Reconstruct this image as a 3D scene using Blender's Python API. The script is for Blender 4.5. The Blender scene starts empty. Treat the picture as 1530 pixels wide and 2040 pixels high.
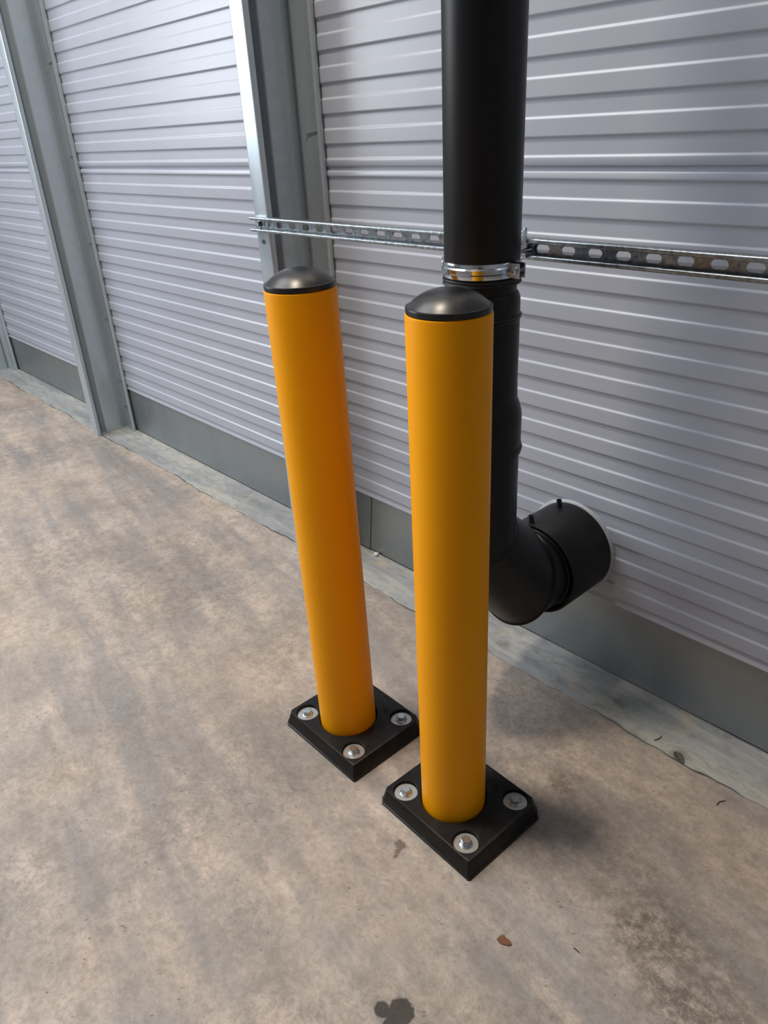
import bpy, bmesh, math, random
from mathutils import Vector, Matrix

random.seed(7)
scene = bpy.context.scene
COL = scene.collection

# ------------------------------------------------------------------ camera
F_PX, PPX, PPY = 1484.17, 765.0, 1020.0
NX = Vector((0.6772425, 0.30869658, -0.66786901))     # world axes seen in camera space (x right, y down, z forward)
NY = Vector((0.73408647, -0.34468527, 0.5850719))
NZ = Vector((-0.04959492, -0.88650916, -0.4600455))
cam_d = bpy.data.cameras.new('camera')
cam = bpy.data.objects.new('camera', cam_d)
COL.objects.link(cam)
right = Vector((NX[0], NY[0], NZ[0])); down = Vector((NX[1], NY[1], NZ[1])); fwd = Vector((NX[2], NY[2], NZ[2]))
rot = Matrix((right, -down, -fwd)).transposed()
cam.matrix_world = Matrix.Translation((0, 0, 1.5)) @ rot.to_4x4()
cam_d.sensor_fit = 'HORIZONTAL'
cam_d.sensor_width = 36.0
cam_d.lens = F_PX / 1530.0 * 36.0
cam_d.clip_start = 0.02
scene.camera = cam

# ------------------------------------------------------------------ world, lights, exposure
world = bpy.data.worlds.new('world'); scene.world = world
world.use_nodes = True
wb = world.node_tree.nodes['Background']
wb.inputs['Color'].default_value = (0.80, 0.88, 1.0, 1)
wb.inputs['Strength'].default_value = 1.0


def area(name, loc, direction, sx, sy, power, color):
    d = bpy.data.lights.new(name, 'AREA')
    d.shape = 'RECTANGLE'; d.size = sx; d.size_y = sy; d.energy = power; d.color = color
    o = bpy.data.objects.new(name, d); COL.objects.link(o)
    o.location = loc
    o.rotation_euler = Vector(direction).to_track_quat('-Z', 'Y').to_euler()
    return o


# daylight through the open doorway of the left wall, the rooflight, and the warm high-bay lamp whose glint shows on both bollard caps
area('doorway_daylight_offscreen', (-6.34, -1.6, 2.5), (1, 0, -0.0), 2.7, 2.0, 105, (0.88, 0.95, 1.0))
area('rooflight_daylight_offscreen', (-4.5, -1.2, 5.93), (0, 0, -1), 3.2, 4.0, 235, (0.94, 0.97, 1.0))
hb = area('high_bay_lamp_offscreen', (-1.75, 0.35, 5.6), (0, 0, -1), 0.5, 0.5, 130, (1.0, 0.87, 0.70))
hb.data.shape = 'DISK'

scene.view_settings.view_transform = 'Standard'
scene.view_settings.look = 'None'
scene.view_settings.gamma = 1.0
scene.view_settings.use_curve_mapping = False
scene.view_settings.exposure = 0.24


# ------------------------------------------------------------------ materials
def srgb(r, g, b):
    def f(c):
        c /= 255.0
        return c / 12.92 if c <= 0.04045 else ((c + 0.055) / 1.055) ** 2.4
    return (f(r), f(g), f(b), 1.0)


class NT:
    """small helper around a material node tree"""
    def __init__(self, name):
        self.m = bpy.data.materials.new(name); self.m.use_nodes = True
        self.t = self.m.node_tree; self.n = self.t.nodes
        self.b = self.n['Principled BSDF']
        self.co = self.n.new('ShaderNodeTexCoord').outputs['Object']

    def link(self, a, b): self.t.links.new(a, b)

    def mapping(self, scale=(1, 1, 1), rot=(0, 0, 0), loc=(0, 0, 0), src=None):
        n = self.n.new('ShaderNodeMapping')
        n.inputs['Scale'].default_value = scale; n.inputs['Rotation'].default_value = rot; n.inputs['Location'].default_value = loc
        self.link(src or self.co, n.inputs['Vector'])
        return n.outputs['Vector']

    def aniso(self, rz, scale, loc=(0, 0, 0)):
        """turn about z first, then stretch"""
        return self.mapping(scale, (0, 0, 0), loc, self.mapping((1, 1, 1), (0, 0, -rz)))

    def noise(self, scale, detail=5, rough=0.55, src=None, dist=0.0):
        n = self.n.new('ShaderNodeTexNoise')
        n.inputs['Scale'].default_value = scale; n.inputs['Detail'].default_value = detail
        n.inputs['Roughness'].default_value = rough; n.inputs['Distortion'].default_value = dist
        self.link(src or self.co, n.inputs['Vector'])
        return n.outputs['Fac']

    def voronoi(self, scale, src=None, feature='F1'):
        n = self.n.new('ShaderNodeTexVoronoi'); n.feature = feature
        n.inputs['Scale'].default_value = scale
        self.link(src or self.co, n.inputs['Vector'])
        return n.outputs['Distance']

    def ramp(self, fac, stops, interp='LINEAR'):
        n = self.n.new('ShaderNodeValToRGB'); n.color_ramp.interpolation = interp
        els = n.color_ramp.elements
        while len(els) < len(stops): els.new(0.5)
        for e, (p, c) in zip(els, stops):
            e.position = p; e.color = c if len(c) == 4 else (c[0], c[1], c[2], 1)
        self.link(fac, n.inputs['Fac'])
        return n.outputs['Color']

    def bw(self, fac, a, b):
        return self.ramp(fac, [(a, (0, 0, 0, 1)), (b, (1, 1, 1, 1))])

    def math(self, op, a, b=None, clamp=False):
        n = self.n.new('ShaderNodeMath'); n.operation = op; n.use_clamp = clamp
        for i, v in enumerate((a, b)):
            if v is None: continue
            if isinstance(v, (int, float)): n.inputs[i].default_value = v
            else: self.link(v, n.inputs[i])
        return n.outputs[0]

    def mix(self, fac, a, b, mode='MIX'):
        n = self.n.new('ShaderNodeMix'); n.data_type = 'RGBA'; n.blend_type = mode
        for s, v in ((n.inputs['Factor'], fac), (n.inputs[6], a), (n.inputs[7], b)):
            if isinstance(v, (int, float)): s.default_value = v
            elif isinstance(v, tuple): s.default_value = v
            else: self.link(v, s)
        return n.outputs[2]

    def spot(self, x, y, rx, ry, soft, wob=0.5, ns=60):
        """a stain: elliptical spot around (x, y) with a ragged edge"""
        d = self.n.new('ShaderNodeVectorMath'); d.operation = 'SUBTRACT'
        self.link(self.co, d.inputs[0]); d.inputs[1].default_value = (x, y, 0)
        s = self.n.new('ShaderNodeVectorMath'); s.operation = 'MULTIPLY'
        self.link(d.outputs[0], s.inputs[0]); s.inputs[1].default_value = (1 / rx, 1 / ry, 0)
        l = self.n.new('ShaderNodeVectorMath'); l.operation = 'LENGTH'; self.link(s.outputs[0], l.inputs[0])
        w = self.math('MULTIPLY', self.math('SUBTRACT', self.noise(ns, 3), 0.5), wob * 2)
        v = self.math('ADD', l.outputs['Value'], w)
        return self.ramp(v, [(max(0.0, 0.8 - soft), (1, 1, 1, 1)), (0.8, (0, 0, 0, 1))])

    def bump(self, height, strength, dist=0.002):
        n = self.n.new('ShaderNodeBump'); n.inputs['Strength'].default_value = strength; n.inputs['Distance'].default_value = dist
        self.link(height, n.inputs['Height']); self.link(n.outputs['Normal'], self.b.inputs['Normal'])

    def set(self, **k):
        for key, v in k.items():
            s = self.b.inputs[key.replace('_', ' ')]
            if isinstance(v, (int, float, tuple)): s.default_value = v
            else: self.link(v, s)
        return self.m


def mat_floor():
    t = NT('concrete_floor')
    fine = t.noise(75, 8, 0.8)
    grain = t.noise(20, 8, 0.75)
    mid = t.noise(4.2, 6, 0.62)
    mid2 = t.noise(9.5, 6, 0.66, t.aniso(-0.17, (0.55, 1.35, 1), (2.2, 5.1, 0)))
    c = t.ramp(mid, [(0.32, srgb(150, 142, 136)), (0.48, srgb(176, 164, 154)), (0.60, srgb(190, 176, 165)), (0.72, srgb(202, 187, 174))])
    # grey-blue trowel sweeps running along the wall
    sw = t.noise(1.0, 4, 0.55, t.aniso(-0.17, (0.9, 7.5, 1), (3.1, 1.7, 0)), 0.25)
    c = t.mix(t.math('MULTIPLY', t.bw(sw, 0.46, 0.60), 0.75), c, srgb(136, 134, 134))
    sw2 = t.noise(1.0, 5, 0.6, t.aniso(-0.14, (0.6, 3.0, 1), (8.1, 0.7, 0)), 0.2)
    c = t.mix(t.math('MULTIPLY', t.bw(sw2, 0.50, 0.64), 0.50), c, srgb(122, 118, 116))
    # sandy dust
    du = t.noise(2.2, 6, 0.62, t.aniso(0.0, (1, 1, 1), (7.0, 2.0, 0)))
    c = t.mix(t.math('MULTIPLY', t.bw(du, 0.48, 0.68), 0.55), c, srgb(196, 176, 156))
    # cloudy mottling
    c = t.mix(t.math('MULTIPLY', t.bw(mid2, 0.48, 0.70), 0.45), c, srgb(128, 120, 113))
    # mottled brown grime
    gr = t.noise(30, 10, 0.86, t.aniso(0.0, (1, 1, 1), (1.3, 9.0, 0)))
    gz = t.noise(1.9, 3, 0.5, t.aniso(0.0, (1, 1, 1), (4.3, 3.0, 0)))
    g = t.math('MULTIPLY', t.bw(gr, 0.45, 0.62), t.bw(gz, 0.42, 0.60))
    c = t.mix(t.math('MULTIPLY', g, 0.62), c, srgb(100, 90, 82))
    grm = t.ramp(gr, [(0.42, (0.12, 0.12, 0.12, 1)), (0.56, (1, 1, 1, 1))])
    # patches of dirt with a place of their own
    for (x, y, rx, ry, soft, wob, ns, amt, colr) in (
            (-0.735, 1.21, 0.075, 0.085, 0.5, 0.35, 18, 0.55, srgb(100, 84, 66)),
            (-0.40, 0.99, 0.24, 0.17, 0.7, 0.5, 9, 0.62, srgb(92, 80, 68)),
            (-0.24, 0.93, 0.24, 0.20, 0.7, 0.5, 9, 0.62, srgb(92, 82, 72)),
            (-1.0, 0.42, 0.2, 0.09, 0.8, 0.6, 10, 0.4, srgb(100, 98, 98)),
            (-1.75, 0.52, 0.5, 0.10, 0.8, 0.6, 6, 0.35, srgb(108, 108, 108))):
        c = t.mix(t.math('MULTIPLY', t.math('MULTIPLY', t.spot(x, y, rx, ry, soft, wob, ns), grm), min(1.0, amt * 1.5)), c, colr)
    # fine grain, small dark pits, pale flecks
    c = t.mix(t.math('MULTIPLY', t.bw(grain, 0.45, 0.64), 0.45), c, srgb(116, 108, 101))
    c = t.mix(t.math('MULTIPLY', t.bw(fine, 0.46, 0.64), 0.42), c, srgb(104, 96, 90))
    pit = t.voronoi(34, t.aniso(0.95, (0.8, 2.2, 1)))
    pitm = t.math('MULTIPLY', t.ramp(pit, [(0.03, (1, 1, 1, 1)), (0.12, (0, 0, 0, 1))]), t.bw(t.noise(7.0, 3), 0.46, 0.62))
    c = t.mix(t.math('MULTIPLY', pitm, 0.75), c, srgb(70, 64, 60))
    # hairline scratches
    sc = t.noise(3.0, 2, 0.5, t.aniso(0.55, (0.8, 26, 1), (1.1, 4.4, 0)), 0.4)
    scm = t.math('MULTIPLY', t.ramp(sc, [(0.490, (0, 0, 0, 1)), (0.500, (1, 1, 1, 1)), (0.510, (0, 0, 0, 1))]), t.bw(t.noise(2.4, 3), 0.52, 0.66))
    c = t.mix(t.math('MULTIPLY', scm, 0.35), c, srgb(206, 196, 186))
    fl = t.voronoi(38, t.mapping((1, 1, 1), (0, 0, 0), (0.4, 0.9, 0)))
    flm = t.math('MULTIPLY', t.ramp(fl, [(0.02, (1, 1, 1, 1)), (0.055, (0, 0, 0, 1))]), t.bw(t.noise(6.0, 2), 0.5, 0.6))
    c = t.mix(t.math('MULTIPLY', flm, 0.6), c, srgb(205, 196, 186))
    # oil drips
    def drip(spots, soft, wob, ns):
        m = None
        for (x, y, rx, ry) in spots:
            k = t.spot(x, y, rx, ry, soft, wob, ns)
            m = k if m is None else t.math('MAXIMUM', m, k)
        return m
    oil = drip(((-0.633, 0.527, 0.036, 0.033), (-0.660, 0.504, 0.024, 0.020), (-0.632, 0.497, 0.017, 0.026)), 0.14, 0.24, 60)
    c = t.mix(t.math('MULTIPLY', oil, 0.93), c, srgb(36, 28, 24))
    wet = drip(((-0.902, 0.783, 0.022, 0.017), (-0.893, 0.768, 0.009, 0.018), (-0.887, 0.755, 0.007, 0.010)), 0.25, 0.45, 110)
    c = t.mix(t.math('MULTIPLY', wet, 0.8), c, srgb(92, 76, 62))
    rough = t.ramp(t.noise(4, 4), [(0.3, (0.42, 0.42, 0.42, 1)), (0.7, (0.62, 0.62, 0.62, 1))])
    h = t.math('ADD', t.math('MULTIPLY', fine, 0.6), t.math('SUBTRACT', t.math('MULTIPLY', grain, 0.9), t.math('MULTIPLY', pitm, 1.2)))
    t.bump(h, 0.55, 0.003)
    return t.set(Base_Color=c, Roughness=rough)


def mat_kerb():
    t = NT('concrete_edge')
    n1 = t.noise(3.0, 6, 0.65, t.mapping((0.6, 3, 1)), 0.5)
    c = t.ramp(n1, [(0.3, srgb(118, 121, 124)), (0.5, srgb(150, 152, 152)), (0.7, srgb(176, 173, 163))])
    n2 = t.noise(16, 7, 0.75, t.mapping((0.8, 2.0, 1)), 0.8)
    c = t.mix(t.math('MULTIPLY', t.bw(n2, 0.46, 0.68), 0.6), c, srgb(104, 106, 106))
    n3 = t.noise(9, 4, 0.6, t.mapping((1, 1, 1), (0, 0, 0), (5, 5, 0)))
    c = t.mix(t.math('MULTIPLY', t.bw(n3, 0.58, 0.75), 0.5), c, srgb(186, 168, 138))
    for (x, y, rx, ry) in ((-0.80, 1.555, 0.03, 0.016), (-0.585, 1.492, 0.03, 0.02), (-1.21, 1.54, 0.03, 0.02)):
        c = t.mix(t.math('MULTIPLY', t.spot(x, y, rx * 1.5, ry * 1.5, 0.6, 0.7, 45), 0.6), c, srgb(96, 88, 76))
    fine = t.noise(90, 5, 0.7)
    t.bump(t.math('ADD', fine, n2), 0.4, 0.002)
    return t.set(Base_Color=c, Roughness=0.7)


def mat_panel():
    t = NT('white_coated_steel')
    n = t.noise(3, 3)
    c = t.ramp(n, [(0.3, srgb(171, 176, 190)), (0.7, srgb(176, 181, 194))])
    sp = t.voronoi(9, t.mapping((1, 0.1, 1.3)))
    c = t.mix(t.math('MULTIPLY', t.ramp(sp, [(0.008, (1, 1, 1, 1)), (0.018, (0, 0, 0, 1))]), 0.7), c, srgb(110, 108, 106))
    return t.set(Base_Color=c, Roughness=0.27)


def mat_galv(name, base, rough, streak=0.5, metallic=0.92):
    t = NT(name)
    n1 = t.noise(7, 5, 0.6, t.mapping((1, 1, 0.25)))
    n2 = t.voronoi(70, t.mapping((1, 1, 0.6)))
    b = Vector(base[:3])
    c = t.ramp(n1, [(0.3, tuple(b * 0.90)), (0.6, tuple(b)), (0.8, tuple(b * 1.05))])
    c = t.mix(t.math('MULTIPLY', t.bw(n2, 0.1, 0.7), 0.04), c, tuple(b * 1.25) + (1,))
    r = t.ramp(t.noise(11, 4, 0.6, t.mapping((1, 1, 0.3))), [(0.3, (rough - 0.06,) * 3), (0.7, (rough + 0.08,) * 3)])
    if streak: t.bump(n1, 0.05 * streak, 0.002)
    return t.set(Base_Color=c, Roughness=r, Metallic=metallic)


def mat_rail():
    t = NT('galvanised_rail')
    n1 = t.noise(90, 4, 0.6)
    n2 = t.noise(12, 4, 0.6, t.mapping((1, 1, 1), (0, 0, 0), (2, 0, 0)))
    c = t.ramp(n1, [(0.3, srgb(112, 120, 126)), (0.7, srgb(178, 184, 188))])
    t.bump(n1, 0.25, 0.001)
    return t.set(Base_Color=c, Roughness=0.29, Metallic=0.92)


def mat_plain(name, base, rough, metallic=0.0, var=0.0, scale=20.0, coat=0.0, dust=None, bump=0.0, spec=0.5):
    t = NT(name)
    b = Vector(base[:3])
    n = t.noise(scale, 5, 0.65, None, 0.3)
    c = t.ramp(n, [(0.3, tuple(b * (1 - var))), (0.7, tuple(b * (1 + var)))])
    if dust:
        d = t.noise(dust[1], 6, 0.7, None, 0.6)
        c = t.mix(t.math('MULTIPLY', t.bw(d, 0.5, 0.75), dust[2]), c, dust[0])
        s = t.voronoi(60)
        c = t.mix(t.math('MULTIPLY', t.ramp(s, [(0.03, (1, 1, 1, 1)), (0.07, (0, 0, 0, 1))]), dust[2] * 0.8), c, dust[0])
    if bump: t.bump(n, bump, 0.001)
    t.set(Coat_Weight=coat, Coat_Roughness=0.2, Specular_IOR_Level=spec)
    return t.set(Base_Color=c, Roughness=rough, Metallic=metallic)


def mat_yellow():
    t = NT('yellow_plastic')
    n = t.noise(6, 4, 0.6)
    c = t.ramp(n, [(0.3, srgb(250, 164, 0)), (0.7, srgb(253, 170, 0))])
    s = t.noise(9, 7, 0.75, t.mapping((3.2, 3.2, 1), (0, 0, 0), (1.7, 0.3, 0.9)), 1.0)
    c = t.mix(t.math('MULTIPLY', t.bw(s, 0.66, 0.80), 0.35), c, srgb(150, 104, 40))
    r = t.ramp(t.noise(14, 4), [(0.3, (0.38,) * 3), (0.7, (0.48,) * 3)])
    t.set(Specular_IOR_Level=0.16)
    return t.set(Base_Color=c, Roughness=r)


M = dict(
    floor=mat_floor(), kerb=mat_kerb(), panel=mat_panel(), yellow=mat_yellow(), rail=mat_rail(),
    column=mat_galv('galvanised_column', srgb(184, 196, 205), 0.26, 0.0, 0.42),
    flash=mat_galv('galvanised_flashing', srgb(150, 157, 161), 0.36, 0.5, 0.75),
    zinc=mat_plain('bright_zinc', srgb(196, 202, 206), 0.30, 1.0, 0.08, 60),
    washer=mat_plain('zinc_washer', srgb(186, 188, 186), 0.36, 0.75, 0.10, 50, dust=(srgb(176, 158, 136), 30, 0.7)),
    chrome=mat_plain('clamp_zinc', srgb(214, 222, 230), 0.13, 1.0, 0.05, 30),
    rubber=mat_plain('black_rubber', srgb(13, 12, 13), 0.42, 0, 0.2, 14, dust=(srgb(84, 78, 73), 16, 0.16), bump=0.15, spec=0.3),
    cap=mat_plain('black_cap_plastic', srgb(20, 20, 22), 0.33, 0, 0.15, 12, dust=(srgb(80, 78, 78), 14, 0.25)),
    pipe=mat_plain('black_pipe_plastic', srgb(20, 19, 21), 0.40, 0, 0.12, 8, dust=(srgb(52, 50, 52), 5, 0.2), spec=0.3),
    seal=mat_plain('black_rubber_seal', srgb(14, 14, 15), 0.5, 0, 0.1, 20),
    sealant=mat_plain('white_sealant', srgb(168, 170, 178), 0.4, 0, 0.1, 30),
    dark=mat_plain('dark_subbase', srgb(52, 46, 42), 0.9, 0, 0.2, 20),
    hall=mat_plain('hall_lining', srgb(176, 176, 178), 0.6, 0, 0.05, 2),
    ceil=mat_plain('roof_lining', srgb(168, 168, 170), 0.6, 0, 0.05, 2),
    brown=mat_plain('brown_card', srgb(112, 72, 48), 0.8, 0, 0.2, 60),
    twig=mat_plain('dark_twig', srgb(66, 56, 50), 0.8, 0, 0.2, 60),
    leaf=mat_plain('dry_leaf', srgb(74, 74, 66), 0.7, 0, 0.3, 60),
    foam=mat_plain('white_foam', srgb(214, 214, 218), 0.8, 0, 0.1, 60),
)


# ------------------------------------------------------------------ mesh helpers
def mesh_obj(name, verts, faces, mat, parent=None, smooth=None):
    me = bpy.data.meshes.new(name)
    me.from_pydata([tuple(v) for v in verts], [], faces)
    me.update()
    bm = bmesh.new(); bm.from_mesh(me)
    bmesh.ops.recalc_face_normals(bm, faces=bm.faces)
    bm.to_mesh(me); bm.free()
    me.materials.append(M[mat])
    o = bpy.data.objects.new(name, me); COL.objects.link(o)
    if parent: o.parent = parent
    if smooth is not None:
        me.polygons.foreach_set('use_smooth', [True] * len(me.polygons))
        me.set_sharp_from_angle(angle=math.radians(smooth))
    return o


def empty(name, loc=(0, 0, 0), rz=0.0):
    o = bpy.data.objects.new(name, None); COL.objects.link(o)
    o.location = loc; o.rotation_euler = (0, 0, rz); o.empty_display_size = 0.1
    return o


def tag(o, label=None, cat=None, group=None, kind=None):
    if label: o['label'] = label
    if cat: o['category'] = cat
    if group: o['group'] = group
    if kind: o['kind'] = kind
    return o


def box_geo(x0, x1, y0, y1, z0, z1):
    v = [(x, y, z) for x in (x0, x1) for y in (y0, y1) for z in (z0, z1)]
    f = [(0, 1, 3, 2), (4, 6, 7, 5), (0, 4, 5, 1), (2, 3, 7, 6), (0, 2, 6, 4), (1, 5, 7, 3)]
    return v, f


def join(*geos):
    V, F = [], []
    for v, f in geos:
        k = len(V); V += [tuple(p) for p in v]; F += [tuple(i + k for i in q) for q in f]
    return V, F


def box(name, ext, mat, parent=None, bevel=0.0):
    o = mesh_obj(name, *box_geo(*ext), mat, parent)
    if bevel:
        bm = bmesh.new(); bm.from_mesh(o.data)
        bmesh.ops.bevel(bm, geom=bm.edges[:], offset=bevel, segments=2, affect='EDGES', profile=0.7)
        bm.to_mesh(o.data); bm.free()
    return o


def lathe_geo(profile, seg=64, center=(0, 0, 0), close=False):
    """profile of (r, z); r == 0 ends become poles"""
    V, F, rings = [], [], []
    for r, z in profile:
        if r < 1e-6:
            rings.append([len(V)]); V.append((center[0], center[1], center[2] + z))
        else:
            rings.append(list(range(len(V), len(V) + seg)))
            for i in range(seg):
                a = 2 * math.pi * i / seg
                V.append((center[0] + r * math.cos(a), center[1] + r * math.sin(a), center[2] + z))
    pairs = list(zip(rings, rings[1:])) + ([(rings[-1], rings[0])] if close else [])
    for A, B in pairs:
        for i in range(seg):
            j = (i + 1) % seg
            if len(A) == 1 and len(B) == 1: continue
            if len(A) == 1: F.append((A[0], B[i], B[j]))
            elif len(B) == 1: F.append((A[i], A[j], B[0]))
            else: F.append((A[i], A[j], B[j], B[i]))
    return V, F


def loft_geo(rings, close=False):
    n = len(rings[0]); V = [p for r in rings for p in r]; F = []
    m = len(rings)
    for k in range(m if close else m - 1):
        for i in range(n):
            j = (i + 1) % n; k2 = (k + 1) % m
            F.append((k * n + i, k * n + j, k2 * n + j, k2 * n + i))
    return V, F


def prism_geo(outline, z0, z1):
    n = len(outline)
    V = [(x, y, z0) for x, y in outline] + [(x, y, z1) for x, y in outline]
    F = [tuple(range(n))[::-1], tuple(range(n, 2 * n))] + [(i, (i + 1) % n, n + (i + 1) % n, n + i) for i in range(n)]
    return V, F


def xform(geo, mtx):
    return [tuple(mtx @ Vector(v)) for v in geo[0]], geo[1]


def tube_geo(pts, r, seg=8):
    rings = []
    for i, p in enumerate(pts):
        p = Vector(p); d = (Vector(pts[min(i + 1, len(pts) - 1)]) - Vector(pts[max(i - 1, 0)])).normalized()
        u = d.orthogonal().normalized() if i == 0 else (u - d * u.dot(d)).normalized()
        w = d.cross(u); rr = r[i] if isinstance(r, (list, tuple)) else r
        rings.append([tuple(p + (u * math.cos(2 * math.pi * k / seg) + w * math.sin(2 * math.pi * k / seg)) * rr) for k in range(seg)])
    V, F = loft_geo(rings)
    n = len(V)
    F += [tuple(range(seg))[::-1], tuple(range(n - seg, n))]
    return V, F


def boolean_cut(obj, cutter_geo):
    me = bpy.data.meshes.new('cut'); me.from_pydata(cutter_geo[0], [], cutter_geo[1])
    bm = bmesh.new(); bm.from_mesh(me); bmesh.ops.recalc_face_normals(bm, faces=bm.faces); bm.to_mesh(me); bm.free()
    c = bpy.data.objects.new('cut', me); COL.objects.link(c)
    c.matrix_world = obj.matrix_world.copy()
    md = obj.modifiers.new('cut', 'BOOLEAN'); md.object = c; md.operation = 'DIFFERENCE'; md.solver = 'EXACT'
    bpy.context.view_layer.update()
    dg = bpy.context.evaluated_depsgraph_get()
    new = bpy.data.meshes.new_from_object(obj.evaluated_get(dg))
    obj.modifiers.clear()
    old = obj.data; obj.data = new; bpy.data.meshes.remove(old)
    bpy.data.objects.remove(c); bpy.data.meshes.remove(me)


# ------------------------------------------------------------------ the setting
WALL_Y = 1.645                     # plane of the base flashing
XL, XR, YB, ZT = -6.35, 6.0, -9.0, 6.0


def wob(x):
    return (0.003 * math.sin(x * 5.3 + 1) + 0.004 * math.sin(x * 13.1) + 0.0022 * math.sin(x * 41 + 2) + 0.0016 * math.sin(x * 97.0))


def crack_y(x): return 1.474 + wob(x)


def crack_w(x):
    w = 0.0016 + 0.0016 * math.sin(x * 7.7 + 0.5) + 0.0012 * math.sin(x * 23.0) + 0.0006 * math.sin(x * 71)
    return max(0.0004, w)


xs = [XL + 0.0125 * i for i in range(int((1.0 - XL) / 0.0125) + 1)] + [XR]
V, F = [], []
for x in xs:
    V += [(x, YB, 0), (x, 1.30, 0), (x, crack_y(x) - crack_w(x), 0), (x, crack_y(x) - crack_w(x), -0.02)]
for i in range(len(xs) - 1):
    a, b = i * 4, i * 4 + 4
    F += [(a + k, b + k, b + k + 1, a + k + 1) for k in range(3)]
floor = tag(mesh_obj('floor', V, F, 'floor'), kind='structure')
V, F = [], []
for x in xs:
    h = 0.0008 + 0.0005 * math.sin(x * 9)
    V += [(x, crack_y(x) + crack_w(x), -0.02), (x, crack_y(x) + crack_w(x), h), (x, 1.50, 0.0015), (x, 1.80, 0.0015)]
for i in range(len(xs) - 1):
    a, b = i * 4, i * 4 + 4
    F += [(a + k, b + k, b + k + 1, a + k + 1) for k in range(3)]
mesh_obj('concrete_edge_strip', V, F, 'kerb', floor)
box('subbase', (XL, XR, 1.40, 1.9, -0.05, -0.012), 'kerb', floor)

# ---- panelled wall: two courses of ribbed sandwich panel per bay
RIB, REC, RAMP = 1.6385, 1.6425, 0.007


def ramp_pts(z, y0, y1):
    """profile points of a soft ramp, descending in z around z"""
    out = []
    for k in range(6):
        s = k / 5
        out.append((y0 + (y1 - y0) * (s * s * (3 - 2 * s)), z + RAMP / 2 - RAMP * s))
    return [(y0, out[0][1] + 0.002)] + out + [(y1, out[-1][1] - 0.002)]


def panel_profile(top, bottom, lights, darks, first_proud):
    ev = sorted([(z, 'L') for z in lights] + [(z, 'D') for z in darks], reverse=True)
    y = RIB if first_proud else REC
    pts = [(y + 0.006, top), (y + 0.0015, top - 0.0008), (y, top - 0.003)]
    for z, k in ev:
        if k == 'L': pts += ramp_pts(z, REC, RIB)
        else: pts += ramp_pts(z, RIB, REC)
    return pts


P = 0.0835
low_l = [1.3209 - P * k for k in range(13)]
low_d = [1.3627] + [z - 0.0425 for z in low_l]
low = panel_profile(1.3815, 0.248, low_l, low_d, True)
low += [(REC - 0.001, 0.258), (REC - 0.003, 0.2545), (REC - 0.003, 0.251), (REC, 0.248), (REC + 0.008, 0.247)]
up_l = [1.4143 + P * k for k in range(13)]
up_d = [z + 0.0405 for z in up_l[:-1]]
TOP = up_l[-1] + 0.03
up = panel_profile(TOP, 1.3925, up_l, up_d, False)
up += [(RIB, 1.3955), (RIB + 0.0012, 1.3932), (RIB + 0.004, 1.3925), (RIB + 0.006, 1.3915)]
wall = box('wall_back', (XL - 0.05, XR, 1.70, 1.76, 0.0, ZT), 'hall')
tag(wall, kind='structure')
BREAKS = [XL, -6.02, -4.062, -2.102, -0.142, 1.818, XR]


def panel(prof, x0, x1):
    n = len(prof)
    V = [(x0, y, z) for y, z in prof] + [(x1, y, z) for y, z in prof]
    V += [(x0, 1.70, prof[0][1]), (x1, 1.70, prof[0][1]), (x0, 1.70, prof[-1][1]), (x1, 1.70, prof[-1][1])]
    a, b, c, d = 2 * n, 2 * n + 1, 2 * n + 2, 2 * n + 3
    F = [(i, i + 1, n + i + 1, n + i) for i in range(n - 1)]
    F += [(a, b, n, 0), (c, n - 1, 2 * n - 1, d), (a, c, d, b)]
    F += [tuple(range(n)) + (c, a), tuple(range(n, 2 * n)) + (d, b)]
    return mesh_obj('panel', V, F, 'panel', wall, smooth=50)


shift = [(y, z + (TOP - 1.3925)) for y, z in up]
for x0, x1 in zip(BREAKS, BREAKS[1:]):
    panel(low, x0 + 0.0015, x1 - 0.0015)
    panel(up, x0 + 0.0015, x1 - 0.0015)
    panel(shift, x0 + 0.0015, x1 - 0.0015)
# joint strip seen inside the groove between the courses
box('joint_strip', (XL, XR, RIB + 0.0055, 1.70, 1.378, 1.396), 'panel', wall)

# ---- galvanised base flashing, lapped sheets
def flashing(name, x0, x1, y, lean=0.0):
    top, bot = 0.262, 0.0085
    V = [(x0 + lean, y, top), (x1, y, top), (x1, y, bot), (x0, y, bot)]
    F = [(0, 1, 2, 3)]
    o = mesh_obj(name, V, F, 'flash')
    md = o.modifiers.new('thickness', 'SOLIDIFY'); md.thickness = 0.0012; md.offset = 0
    return tag(o, kind='structure')


flashing('trim_1', -1.99, XR, 1.6485)
flashing('trim_2', XL, -1.975, 1.6455)
bpy.data.objects['trim_2'].data.vertices[1].co.x += 0.03     # the lapped end is cut slightly askew
box('trim_3', (XL, XR, 1.668, 1.70, 0.0, 0.25), 'kerb')
tag(bpy.data.objects['trim_3'], kind='structure')

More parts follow.
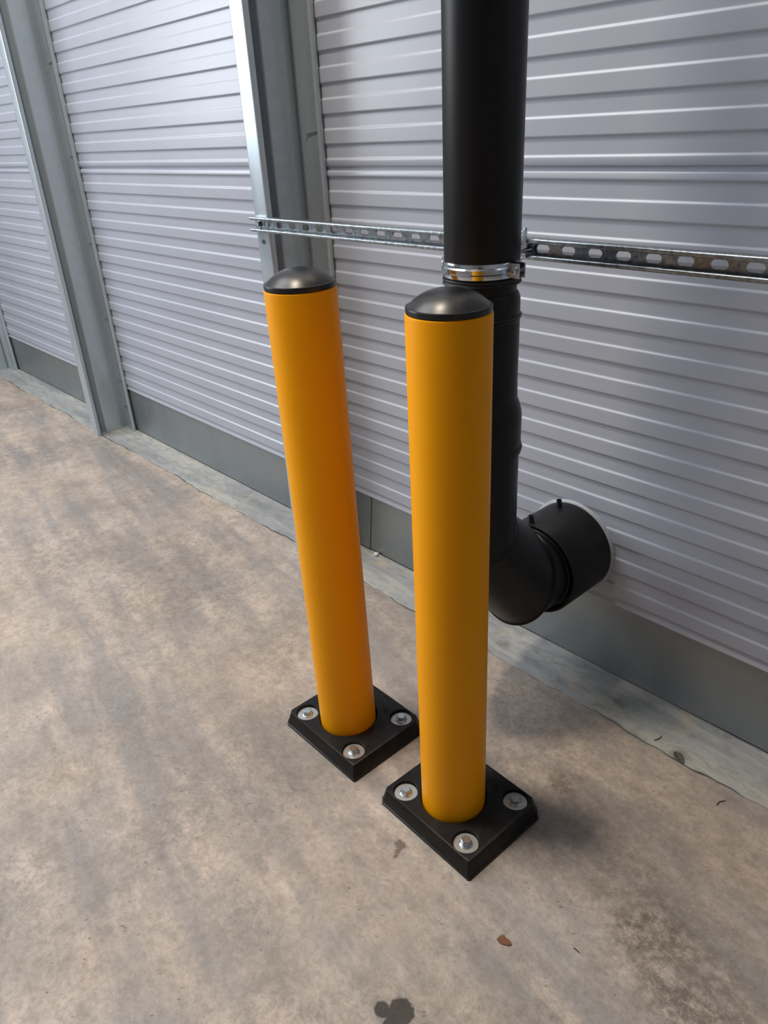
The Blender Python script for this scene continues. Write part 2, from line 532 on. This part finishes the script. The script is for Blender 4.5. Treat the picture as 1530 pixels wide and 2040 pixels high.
# ---- rest of the hall: left wall with an open doorway, right and rear walls, roof
DY0, DY1, DZ = -3.0, -0.2, 3.5
lw = mesh_obj('wall_left', *join(box_geo(XL - 0.15, XL, DY1, 1.7, 0, ZT), box_geo(XL - 0.15, XL, YB, DY0, 0, ZT),
                                 box_geo(XL - 0.15, XL, DY0, DY1, DZ, ZT)), 'hall')
tag(lw, kind='structure')
out_ground = box('floor_yard', (XL - 30, XL, -30, 20, -0.06, -0.005), 'dark')
tag(out_ground, kind='structure')
tag(box('wall_right', (XR, XR + 0.15, YB, 1.76, 0, ZT), 'hall'), kind='structure')
tag(box('wall_rear', (XL, XR, YB - 0.15, YB, 0, ZT), 'hall'), kind='structure')
tag(box('ceiling', (XL - 0.15, XR + 0.15, YB - 0.15, 1.76, ZT, ZT + 0.1), 'ceil'), kind='structure')


# ------------------------------------------------------------------ sigma columns
def round_poly(pts, r, seg=4):
    out = [Vector(pts[0])]
    for i in range(1, len(pts) - 1):
        p = Vector(pts[i]); a = (Vector(pts[i - 1]) - p); b = (Vector(pts[i + 1]) - p)
        rr = min(r, a.length * 0.45, b.length * 0.45)
        p0, p1 = p + a.normalized() * rr, p + b.normalized() * rr
        for k in range(seg + 1):
            t = k / seg
            out.append(p0 * (1 - t) ** 2 + p * 2 * t * (1 - t) + p1 * t * t)
    out.append(Vector(pts[-1]))
    return out


def sheet_geo(path, th, z0, z1):
    """bent sheet of thickness th: path is an open plan polyline"""
    n = len(path); L, R = [], []
    for i, p in enumerate(path):
        d = (path[min(i + 1, n - 1)] - path[max(i - 1, 0)]).normalized()
        nrm = Vector((-d.y, d.x))
        L.append(p + nrm * th / 2); R.append(p - nrm * th / 2)
    out = L + R[::-1]
    m = len(out)
    V = [(p.x, p.y, z0) for p in out] + [(p.x, p.y, z1) for p in out]
    F = [(i, (i + 1) % m, m + (i + 1) % m, m + i) for i in range(m)]
    for i in range(n - 1):
        q = (i, i + 1, m - 2 - i, m - 1 - i)
        F += [q[::-1], tuple(k + m for k in q)]
    return V, F


def column(x, label, top=2.75, ties=(), zties=True, slot=None):
    root = empty('steel_column', (x, 0, 0))
    tag(root, label, 'column', 'galvanised columns along the panelled wall')
    path = round_poly([(0.0735, 1.4625), (0.0735, 1.4455), (0.0, 1.4455), (0.0, 1.478), (0.051, 1.508), (0.051, 1.594),
                       (0.026, 1.6365), (0.078, 1.6365)], 0.006)
    web = mesh_obj('profile', *sheet_geo(path, 0.0025, 0.0, top), 'column', root, smooth=35)
    web.location = (0, 0, 0)
    if slot:
        bpy.context.view_layer.update()
        sx, sz, w, h = slot
        ol = []
        for k in range(16):
            a = math.pi / 2 + math.pi * k / 15 if k < 8 else -math.pi / 2 + math.pi * (k - 8) / 7
            a = math.pi / 2 + math.pi * k / 7 if k < 8 else -math.pi / 2 + math.pi * (k - 8) / 7
            cx = -(w - h) / 2 if k < 8 else (w - h) / 2
            ol.append((sx + cx + h / 2 * math.cos(a), sz + h / 2 * math.sin(a)))
        g = prism_geo(ol, -1.4525, -1.4405)
        g = ([(v[0], -v[2], v[1]) for v in g[0]], g[1])
        boolean_cut(web, g)
        web.data.polygons.foreach_set('use_smooth', [True] * len(web.data.polygons))
        web.data.set_sharp_from_angle(angle=math.radians(35))
    # edge trim with a rolled bead, lapped over the back flange
    bead = [Vector((0.146 + 0.0095 * math.cos(a), 1.630 + 0.0095 * math.sin(a))) for a in
            [math.pi * 1.10 + 2 * math.pi * 0.80 * k / 14 for k in range(15)]]
    path = [Vector((0.074, 1.6335)), Vector((0.128, 1.6335))] + bead
    mesh_obj('edge_trim', *sheet_geo(path, 0.0016, 0.002, top), 'column', root, smooth=40)
    for z, tilt in ties:
        g = tube_geo([(0.066, 1.6305, z - 0.004), (0.10, 1.631, z), (0.133, 1.631, z + 0.004 + tilt)], 0.0016, 6)
        mesh_obj('wire_tie', *g, 'zinc', root, smooth=60)
    return root


C2 = -2.200
BAY = 1.96
column(C2 - 2 * BAY, 'galvanised column at the far wall corner, beyond the column with bright wire ties')
column(C2 - BAY, 'galvanised sigma column with bright wire ties, its foot standing on bare floor',
       ties=[(0.14, 0.0), (0.29, 0), (0.64, 0), (1.03, 0), (1.44, 0), (1.84, 0)])
col_rail = column(C2, 'galvanised sigma column that carries the end of the slotted rail',
       ties=[(1.04, 0), (1.49, 0)], slot=(0.036, 1.181, 0.024, 0.014))
col_rail.rotation_euler = (0, math.radians(-0.3), 0)
column(C2 + BAY, 'galvanised column beside the right end of the slotted rail')
# heavier galvanised upright at the far corner
root = empty('corner_post', (-5.985, 0, 0))
tag(root, 'flat galvanised corner post at the far end of the panelled wall', 'post')
mesh_obj('angle', *sheet_geo(round_poly([(-0.075, 1.600), (0.0, 1.600), (0.0, 1.6385)], 0.004), 0.003, 0.0, 2.75), 'column', root, smooth=40)

# ------------------------------------------------------------------ slotted channel rail
root = empty('slotted_rail', (0, 0, 1.237))
tag(root, 'galvanised slotted channel rail fixed across the columns behind the downpipe', 'rail')
RY, RX0, RX1, PITCH = 1.4435, -2.203, -0.10, 0.0675
half = 0.0225
ncell = 32
start = -1.0566 - PITCH * 17 - PITCH / 2
V, F = [], []
SW, SH = 0.0345, 0.0175
for c in range(ncell):
    x0 = max(start + c * PITCH, RX0); x1 = min(start + (c + 1) * PITCH, RX1)
    cx = start + (c + 0.5) * PITCH
    if x1 <= x0: continue
    if cx - SW / 2 < RX0 + 0.003 or cx + SW / 2 > RX1 - 0.003:
        k = len(V); V += [(x0, RY, -half), (x1, RY, -half), (x1, RY, half), (x0, RY, half)]; F.append((k, k + 1, k + 2, k + 3)); continue
    hole, rim = [], []
    N = 24
    for i in range(N):
        a = 2 * math.pi * (i + 0.5) / N
        s = 1 if math.cos(a) >= 0 else -1
        hx = s * (SW - SH) / 2 + SH / 2 * math.cos(a); hz = SH / 2 * math.sin(a)
        hole.append((cx + hx, RY, hz))
        m = max(abs(math.cos(a)), abs(math.sin(a)))
        ex, ez = math.cos(a) / m, math.sin(a) / m
        rim.append((cx + ex * (x1 - cx if ex > 0 else cx - x0), RY, ez * half))
    k = len(V); V += hole + rim
    for i in range(N):
        j = (i + 1) % N
        F.append((k + i, k + j, k + N + j, k + N + i))
    # corners
    for q in (2, 8, 14, 20):
        A, B = rim[q], rim[(q + 1) % N]
        corner = (A[0] if abs(A[0] - cx) > abs(B[0] - cx) else B[0], RY, A[2] if abs(A[2]) > abs(B[2]) else B[2])
        V.append(corner); F.append((k + N + q, k + N + (q + 1) % N, len(V) - 1))
o = mesh_obj('slotted_web', V, F, 'rail', root)
bm = bmesh.new(); bm.from_mesh(o.data); bmesh.ops.remove_doubles(bm, verts=bm.verts, dist=0.0002); bmesh.ops.recalc_face_normals(bm, faces=bm.faces); bm.to_mesh(o.data); bm.free()
md = o.modifiers.new('thickness', 'SOLIDIFY'); md.thickness = 0.002; md.offset = 0
for s in (1, -1):
    pl = round_poly([(RY, s * (half - 0.0005)), (RY - 0.0225, s * (half - 0.0005)), (RY - 0.0225, s * (half - 0.0085)), (RY - 0.0165, s * (half - 0.0085))], 0.004, 5)
    g = sheet_geo(pl, 0.0022, RX0, RX1)
    g = ([(v[2], v[0], v[1]) for v in g[0]], g[1])
    mesh_obj('lip', *g, 'rail', root, smooth=50)


def hex_geo(r, z0, z1, ch=0.0012):
    ol = [(r * math.cos(math.pi / 3 * k), r * math.sin(math.pi / 3 * k)) for k in range(6)]
    ins = [(x * (1 - ch / r), y * (1 - ch / r)) for x, y in ol]
    rings = [[(x, y, z0) for x, y in ol], [(x, y, z1 - ch) for x, y in ol], [(x, y, z1) for x, y in ins]]
    Vv, Ff = loft_geo(rings)
    Ff += [tuple(range(6))[::-1], tuple(range(12, 18))]
    return Vv, Ff


FRONT = Matrix.Rotation(math.radians(90), 4, 'X')      # local +z turned to face the room (-y)
g = join(lathe_geo([(0, 0), (0.0115, 0), (0.0115, 0.002), (0, 0.002)], 24), hex_geo(0.0085, 0.002, 0.009))
b = mesh_obj('fixing_bolt', *xform(g, Matrix.Translation((-2.180, RY - 0.001, 0.0)) @ FRONT), 'zinc', root, smooth=40)
b = mesh_obj('fixing_bolt', *xform(g, Matrix.Translation((-1.100, RY - 0.001, 0.0)) @ FRONT), 'zinc', root, smooth=40)

# ------------------------------------------------------------------ downpipe
PX, PY = -1.05, 1.227
root = empty('downpipe', (PX, PY, 0))
tag(root, 'black plastic downpipe with couplings and elbow running down the panelled wall', 'pipe')
mesh_obj('upper_pipe', *lathe_geo([(0.0745, 1.205), (0.0782, 1.205), (0.0785, 1.2065), (0.0780, 2.75), (0.0745, 2.75)], 72, close=True), 'pipe', root, smooth=30)
mesh_obj('seal_ring', *lathe_geo([(0.076, 1.2135), (0.0815, 1.213), (0.0822, 1.210), (0.080, 1.2065), (0.0815, 1.2045), (0.0822, 1.2015), (0.0795, 1.199), (0.073, 1.1985)], 72, close=True), 'seal', root, smooth=40)
mesh_obj('spigot', *lathe_geo([(0.070, 1.155), (0.0728, 1.155), (0.0728, 1.206), (0.070, 1.206)], 72, close=True), 'pipe', root, smooth=30)
mesh_obj('coupling', *lathe_geo([(0.0722, 1.1815), (0.0745, 1.1818), (0.0775, 1.178), (0.0805, 1.170), (0.0812, 1.160), (0.0812, 1.1365),
                                 (0.0835, 1.1355), (0.0852, 1.1335), (0.0840, 1.131), (0.0825, 1.1295), (0.0835, 1.1275), (0.0815, 1.1245),
                                 (0.078, 1.124)], 72, close=True), 'pipe', root, smooth=40)
mesh_obj('reducer', *lathe_geo([(0.076, 1.126), (0.0812, 1.126), (0.0804, 0.962), (0.0812, 0.952), (0.0845, 0.942), (0.0880, 0.932), (0.0912, 0.920),
                                (0.0925, 0.908), (0.0922, 0.840), (0.0945, 0.8375), (0.0960, 0.833), (0.0948, 0.8275), (0.0925, 0.825),
                                (0.0935, 0.822), (0.0915, 0.8185), (0.086, 0.818)], 72, close=True), 'pipe', root, smooth=40)


def ring(cy, cz, r, ang, n=72):
    """ring of the elbow: ang = tilt of its plane (0 horizontal ring .. 90 upright ring)"""
    a = math.radians(ang); v = Vector((0, math.cos(a), math.sin(a)))
    return [tuple(Vector((0, cy, cz)) + Vector((1, 0, 0)) * r * math.cos(2 * math.pi * k / n) + v * r * math.sin(2 * math.pi * k / n)) for k in range(n)]


c45 = 1 / math.cos(math.radians(22.5))


def mring(cy, cz, r, ang, n=72):
    a = math.radians(ang); v = Vector((0, math.cos(a), math.sin(a))) * c45
    return [tuple(Vector((0, cy, cz)) + Vector((1, 0, 0)) * r * math.cos(2 * math.pi * k / n) + v * r * math.sin(2 * math.pi * k / n)) for k in range(n)]


# axis coordinates below are relative to the pipe axis in y
S1 = (0.0, 0.588); S2 = (0.152, 0.402)
el = [ring(0, 0.83, 0.0890, 0), ring(0, 0.74, 0.0886, 0), mring(S1[0], S1[1] + 0.004, 0.0893, 22.5), mring(S1[0], S1[1], 0.0912, 22.5),
      mring(S1[0] + 0.004, S1[1] - 0.004, 0.0903, 22.5)]
for k in (0.05, 0.35, 0.65, 0.95):
    y = S1[0] + (S2[0] - S1[0]) * k; z = S1[1] + (S2[1] - S1[1]) * k
    el.append(mring(y, z, 0.0905 + (0.1175 - 0.0905) * (k ** 0.8), 22.5 + 45 * k))
el += [mring(S2[0] - 0.003, S2[1] + 0.002, 0.1180, 67.5), mring(S2[0], S2[1], 0.1235, 67.5), mring(S2[0] + 0.003, S2[1] - 0.001, 0.1225, 67.5),
       mring(S2[0] + 0.005, S2[1] - 0.002, 0.1165, 67.5)]
el += [ring(0.228, 0.396, 0.1155, 90), ring(0.230, 0.396, 0.1180, 90), ring(0.235, 0.396, 0.1180, 90), ring(0.238, 0.396, 0.1150, 90), ring(0.40, 0.394, 0.1145, 90)]
V, F = loft_geo(el)
n = len(V); F += [tuple(range(72))[::-1], tuple(range(n - 72, n))]
mesh_obj('elbow', V, F, 'pipe', root, smooth=13)

# ---- sleeve through the wall
SX, SZ = -1.050, 0.391
root = empty('wall_sleeve', (SX, WALL_Y, SZ))
tag(root, 'wide black pipe sleeve set in the white wall around the elbow end', 'sleeve')
YF = Matrix.Rotation(math.radians(90), 4, 'X')          # local z -> -y
g = lathe_geo([(0.1265, -0.02), (0.1330, -0.02), (0.1330, 0.186), (0.1322, 0.1885), (0.1285, 0.1885), (0.1265, 0.186)], 80, close=True)
mesh_obj('sleeve_tube', *xform(g, YF), 'pipe', root, smooth=30)
g = lathe_geo([(0.1320, -0.005), (0.1405, -0.005), (0.1405, 0.0075), (0.1380, 0.0115), (0.1320, 0.0135)], 80, close=True)
mesh_obj('sealant_ring', *xform(g, YF), 'sealant', root, smooth=40)
g = lathe_geo([(0.1150, 0.03), (0.1268, 0.03), (0.1268, 0.150), (0.1150, 0.150)], 64, close=True)
mesh_obj('seal_insert', *xform(g, YF), 'seal', root, smooth=30)
for yy in (0.174, 0.046):
    a = math.radians(10)
    m = Matrix.Rotation(-a, 4, 'Y') @ Matrix.Translation((0, -yy, 0.130))
    g = lathe_geo([(0, 0.0), (0.0078, 0.0), (0.0074, 0.024), (0.0055, 0.024), (0.0055, 0.020), (0, 0.020)], 24)
    mesh_obj('inflation_cap', *xform(g, m), 'seal', root, smooth=40)

# ---- pipe clamp
root = empty('pipe_clamp', (PX, PY, 1.2315))
tag(root, 'bright zinc pipe clamp holding the black downpipe to the slotted rail', 'clamp')
prof = [(0.0784, -0.0150), (0.0805, -0.0150), (0.0812, -0.0125), (0.0812, -0.0070), (0.0838, -0.0040), (0.0838, 0.0040), (0.0812, 0.0070),
        (0.0812, 0.0125), (0.0805, 0.0150), (0.0784, 0.0150)]
for nm, a0, a1 in (('front_band', 186, 354), ('rear_band', 6, 174)):
    rings = []
    for k in range(49):
        a = math.radians(a0 + (a1 - a0) * k / 48)
        rings.append([(r * math.cos(a), r * math.sin(a), z) for r, z in prof])
    V, F = loft_geo(rings)
    n = len(V); F += [tuple(range(10))[::-1], tuple(range(n - 10, n))]
    mesh_obj(nm, V, F, 'chrome', root, smooth=30)
for s in (1, -1):
    for dy in (-0.0105, 0.0075):
        x0, x1 = sorted((s * 0.079, s * 0.104))
        box('lug', (x0, x1, dy, dy + 0.003, -0.0145, 0.0145), 'zinc', root, bevel=0.0009)
    g = join(tube_geo([(s * 0.094, -0.014, 0), (s * 0.094, 0.020, 0)], 0.0032, 12),
             xform(lathe_geo([(0, 0), (0.0062, 0), (0.0068, 0.0012), (0.0064, 0.0058), (0.0036, 0.0064), (0.0034, 0.003), (0, 0.003)], 20), Matrix.Translation((s * 0.094, -0.0105, 0)) @ FRONT))
    mesh_obj('clamp_screw', *g, 'zinc', root, smooth=40)
mesh_obj('stud', *tube_geo([(-0.035, 0.070, 0.004), (-0.035, 0.205, 0.004)], 0.0055, 14), 'zinc', root, smooth=40)
box('base_plate', (-0.075, -0.0335, 0.1885, 0.1925, -0.012, 0.052), 'chrome', root, bevel=0.001)
mesh_obj('brace', *tube_geo([(-0.0395, 0.190, 0.048), (-0.030, 0.16, 0.020), (-0.012, 0.12, 0.006), (0.0, 0.082, 0.002)], 0.005, 10), 'chrome', root, smooth=60)


# ------------------------------------------------------------------ bollards
HX, HY = 0.1535, 0.1325
OFF = (-0.0105, -0.012)
BX, BY = 0.101, 0.086


def chamfer_rect(hx, hy, ch):
    """corners in order (-,-), (+,-), (+,+), (-,+); ch = chamfer of each"""
    a, b, c, d = ch
    return [(-hx, -hy + a), (-hx + a, -hy), (hx - b, -hy), (hx, -hy + b), (hx, hy - c), (hx - c, hy), (-hx + d, hy), (-hx, hy - d)]


def make_bollard(loc, rz, label, lean=(0.0, 0.0), cap_mat='cap'):
    root = empty('bollard', loc, rz)
    tag(root, label, 'bollard', 'yellow bollards in front of the downpipe')
    ch = (0.013, 0.004, 0.022, 0.013)
    rings = []
    for ins, z in ((0.0015, 0.0), (0.0, 0.0015), (0.0, 0.0075), (0.0022, 0.0095), (0.0025, 0.011), (0.0105, 0.0425), (0.0120, 0.0444), (0.0140, 0.0450)):
        c2 = tuple(max(0.002, k - ins * 0.3) for k in ch)
        rings.append([(x, y, z) for x, y in chamfer_rect(HX - ins, HY - ins, c2)])
    V, F = loft_geo(rings)
    n = len(V); F += [tuple(range(8))[::-1], tuple(range(n - 8, n))]
    plate = mesh_obj('base_plate', V, F, 'rubber', root)
    bpy.context.view_layer.update()
    spots = [(sx * BX, sy * BY) for sx in (-1, 1) for sy in (-1, 1)]
    cut = [lathe_geo([(0, 0.016), (0.0775, 0.016), (0.0785, 0.036), (0.0805, 0.0425), (0.0840, 0.0470), (0, 0.0470)], 56, (OFF[0], OFF[1], 0))]
    for x, y in spots:
        cut.append(lathe_geo([(0, 0.0345), (0.0302, 0.0345), (0.0318, 0.0480), (0, 0.0480)], 36, (x, y, 0)))
    for g in cut: boolean_cut(plate, g)
    plate.data.polygons.foreach_set('use_smooth', [True] * len(plate.data.polygons))
    plate.data.set_sharp_from_angle(angle=math.radians(30))
    for x, y in spots:
        w = mesh_obj('washer', *lathe_geo([(0.005, 0.0340), (0.0285, 0.0340), (0.0290, 0.0350), (0.0285, 0.0372), (0.005, 0.0375)], 36, close=True), 'washer', root, smooth=40)
        w.location = (x, y, 0)
        g = join(lathe_geo([(0, 0.0370), (0.0150, 0.0370), (0.0152, 0.0385), (0.0125, 0.0405), (0, 0.0405)], 28), hex_geo(0.0122, 0.0400, 0.0512, 0.0016))
        hb = mesh_obj('hex_bolt', *g, 'zinc', root, smooth=35)
        hb.location = (x, y, 0); hb.rotation_euler = (0, 0, random.uniform(0, 1))
    # embossed lettering by the tube
    td = bpy.data.curves.new('embossed_mark', 'FONT'); td.body = 'RV'; td.size = 0.017; td.extrude = 0.0006; td.align_x = 'CENTER'
    tmp = bpy.data.objects.new('tmp', td); COL.objects.link(tmp); bpy.context.view_layer.update()
    me = bpy.data.meshes.new_from_object(tmp.evaluated_get(bpy.context.evaluated_depsgraph_get()))
    bpy.data.objects.remove(tmp)
    me.materials.clear(); me.materials.append(M['rubber'])
    e = bpy.data.objects.new('embossed_mark', me); COL.objects.link(e); e.parent = plate
    e.location = (0.046, 0.070, 0.0453); e.rotation_euler = (0, 0, math.radians(-34))
    arc = [(OFF[0] + 0.116 * math.cos(math.radians(a)), OFF[1] + 0.116 * math.sin(math.radians(a)), 0.0450) for a in range(46, 80, 2)]
    mesh_obj('embossed_ring', *tube_geo(arc, 0.0012, 8), 'rubber', plate, smooth=60)
    # flexible tube and domed cap
    R = 0.0765
    rotm = (lean[0], lean[1], 0)
    t = mesh_obj('tube', *lathe_geo([(0.070, 0.0), (R, 0.0), (R, 1.1915), (R - 0.0008, 1.1945), (R - 0.0025, 1.1955), (0.070, 1.1955)], 96, close=True), 'yellow', root, smooth=40)
    t.location = (OFF[0], OFF[1], 0.0165); t.rotation_euler = rotm
    dome = [(0.069, 1.170), (0.0700, 1.1965), (R - 0.003, 1.1962), (R - 0.0016, 1.1968), (R - 0.0012, 1.2050), (R - 0.0018, 1.2066), (R - 0.0034, 1.2072)]
    for k in range(0, 15):
        a = k / 14
        r = (R - 0.0052) * (1 - a)
        dome.append((r, 1.2070 + 0.0280 * (1 - (1 - a) ** 2.5)))
    c = mesh_obj('domed_cap', *lathe_geo(dome, 72), cap_mat, root, smooth=24)
    c.location = t.location; c.rotation_euler = rotm
    return root


make_bollard((-0.874, 0.960, 0), math.radians(-1.6), 'yellow bollard with glossy scuffed black cap, standing in front of the black downpipe')
# leans a touch to its left
make_bollard((-1.272, 0.961, 0), math.radians(-0.6), 'yellow bollard in front of the column that carries the rail end',
             lean=(math.radians(0.62), math.radians(-0.45)))


# ------------------------------------------------------------------ litter on the floor
o = mesh_obj('card_scrap', *prism_geo([(-0.014, -0.0035), (-0.0125, -0.0105), (-0.004, -0.0105), (0.001, -0.0085), (0.012, 0.002), (0.0125, 0.0085), (0.004, 0.0105), (-0.006, 0.0065), (-0.0115, 0.0085), (-0.0135, 0.0045)], 0.0005, 0.0028), 'brown')
o.location = (-0.582, 0.773, 0); o.rotation_euler = (0, 0, math.radians(-12))
tag(o, 'torn scrap of brown card lying flat on the concrete floor', 'litter')


def twig(a, b, r, bend, label):
    a, b = Vector(a), Vector(b); m = (a + b) / 2; d = (b - a); side = Vector((-d.y, d.x, 0)).normalized()
    pts = [a, a.lerp(m, 0.6) + side * bend * 0.8, m + side * bend, b.lerp(m, 0.6) + side * bend * 0.6, b]
    pts = [p - a for p in pts]
    o = mesh_obj('twig', *tube_geo(pts, [r * 0.7, r, r, r * 0.9, r * 0.5], 7), 'twig', None, smooth=60)
    o.location = (a.x, a.y, a.z + r * 0.9)
    tag(o, label, 'twig')


twig((-0.440, 1.401, 0), (-0.431, 1.431, 0), 0.0014, 0.004, 'thin curved twig on bare floor just off the grey edge strip')
twig((-0.655, 1.490, 0.001), (-0.648, 1.517, 0.001), 0.0016, -0.003, 'short dark twig on the grey edge strip beside the dry leaf')
twig((-0.477, 0.862, 0), (-0.461, 0.862, 0), 0.0012, 0.001, 'tiny dark twig on the floor near the brown card scrap')
# dry leaf
V, F = [], []
N = 9
for i in range(N):
    s = i / (N - 1); w = 0.011 * math.sin(math.pi * min(1, s * 0.93 + 0.05)) ** 0.8
    for j, k in enumerate((-1, -0.5, 0, 0.5, 1)):
        V.append(((s - 0.5) * 0.042, k * w, 0.0035 + 0.0035 * abs(k) ** 1.5 + 0.003 * math.sin(s * 3.1)))
for i in range(N - 1):
    for j in range(4):
        F.append((i * 5 + j, i * 5 + j + 1, i * 5 + j + 6, i * 5 + j + 5))
o = mesh_obj('dry_leaf', V, F, 'leaf', None, smooth=60)
md = o.modifiers.new('thickness', 'SOLIDIFY'); md.thickness = 0.0008
o.location = (-0.578, 1.477, -0.002); o.rotation_euler = (0, 0, math.radians(-32))
tag(o, 'dry curled dark leaf lying across the grey edge strip of the floor', 'leaf')
# crumb of white foam under the flashing lap
bm = bmesh.new(); bmesh.ops.create_icosphere(bm, subdivisions=2, radius=0.011)
for v in bm.verts:
    v.co *= random.uniform(0.8, 1.15); v.co.z *= 0.7
me = bpy.data.meshes.new('foam_crumb'); bm.to_mesh(me); bm.free(); me.materials.append(M['foam'])
o = bpy.data.objects.new('foam_crumb', me); COL.objects.link(o); o.location = (-1.925, 1.632, 0.008)
tag(o, 'crumb of white foam lying under the lapped flashing joint', 'foam')
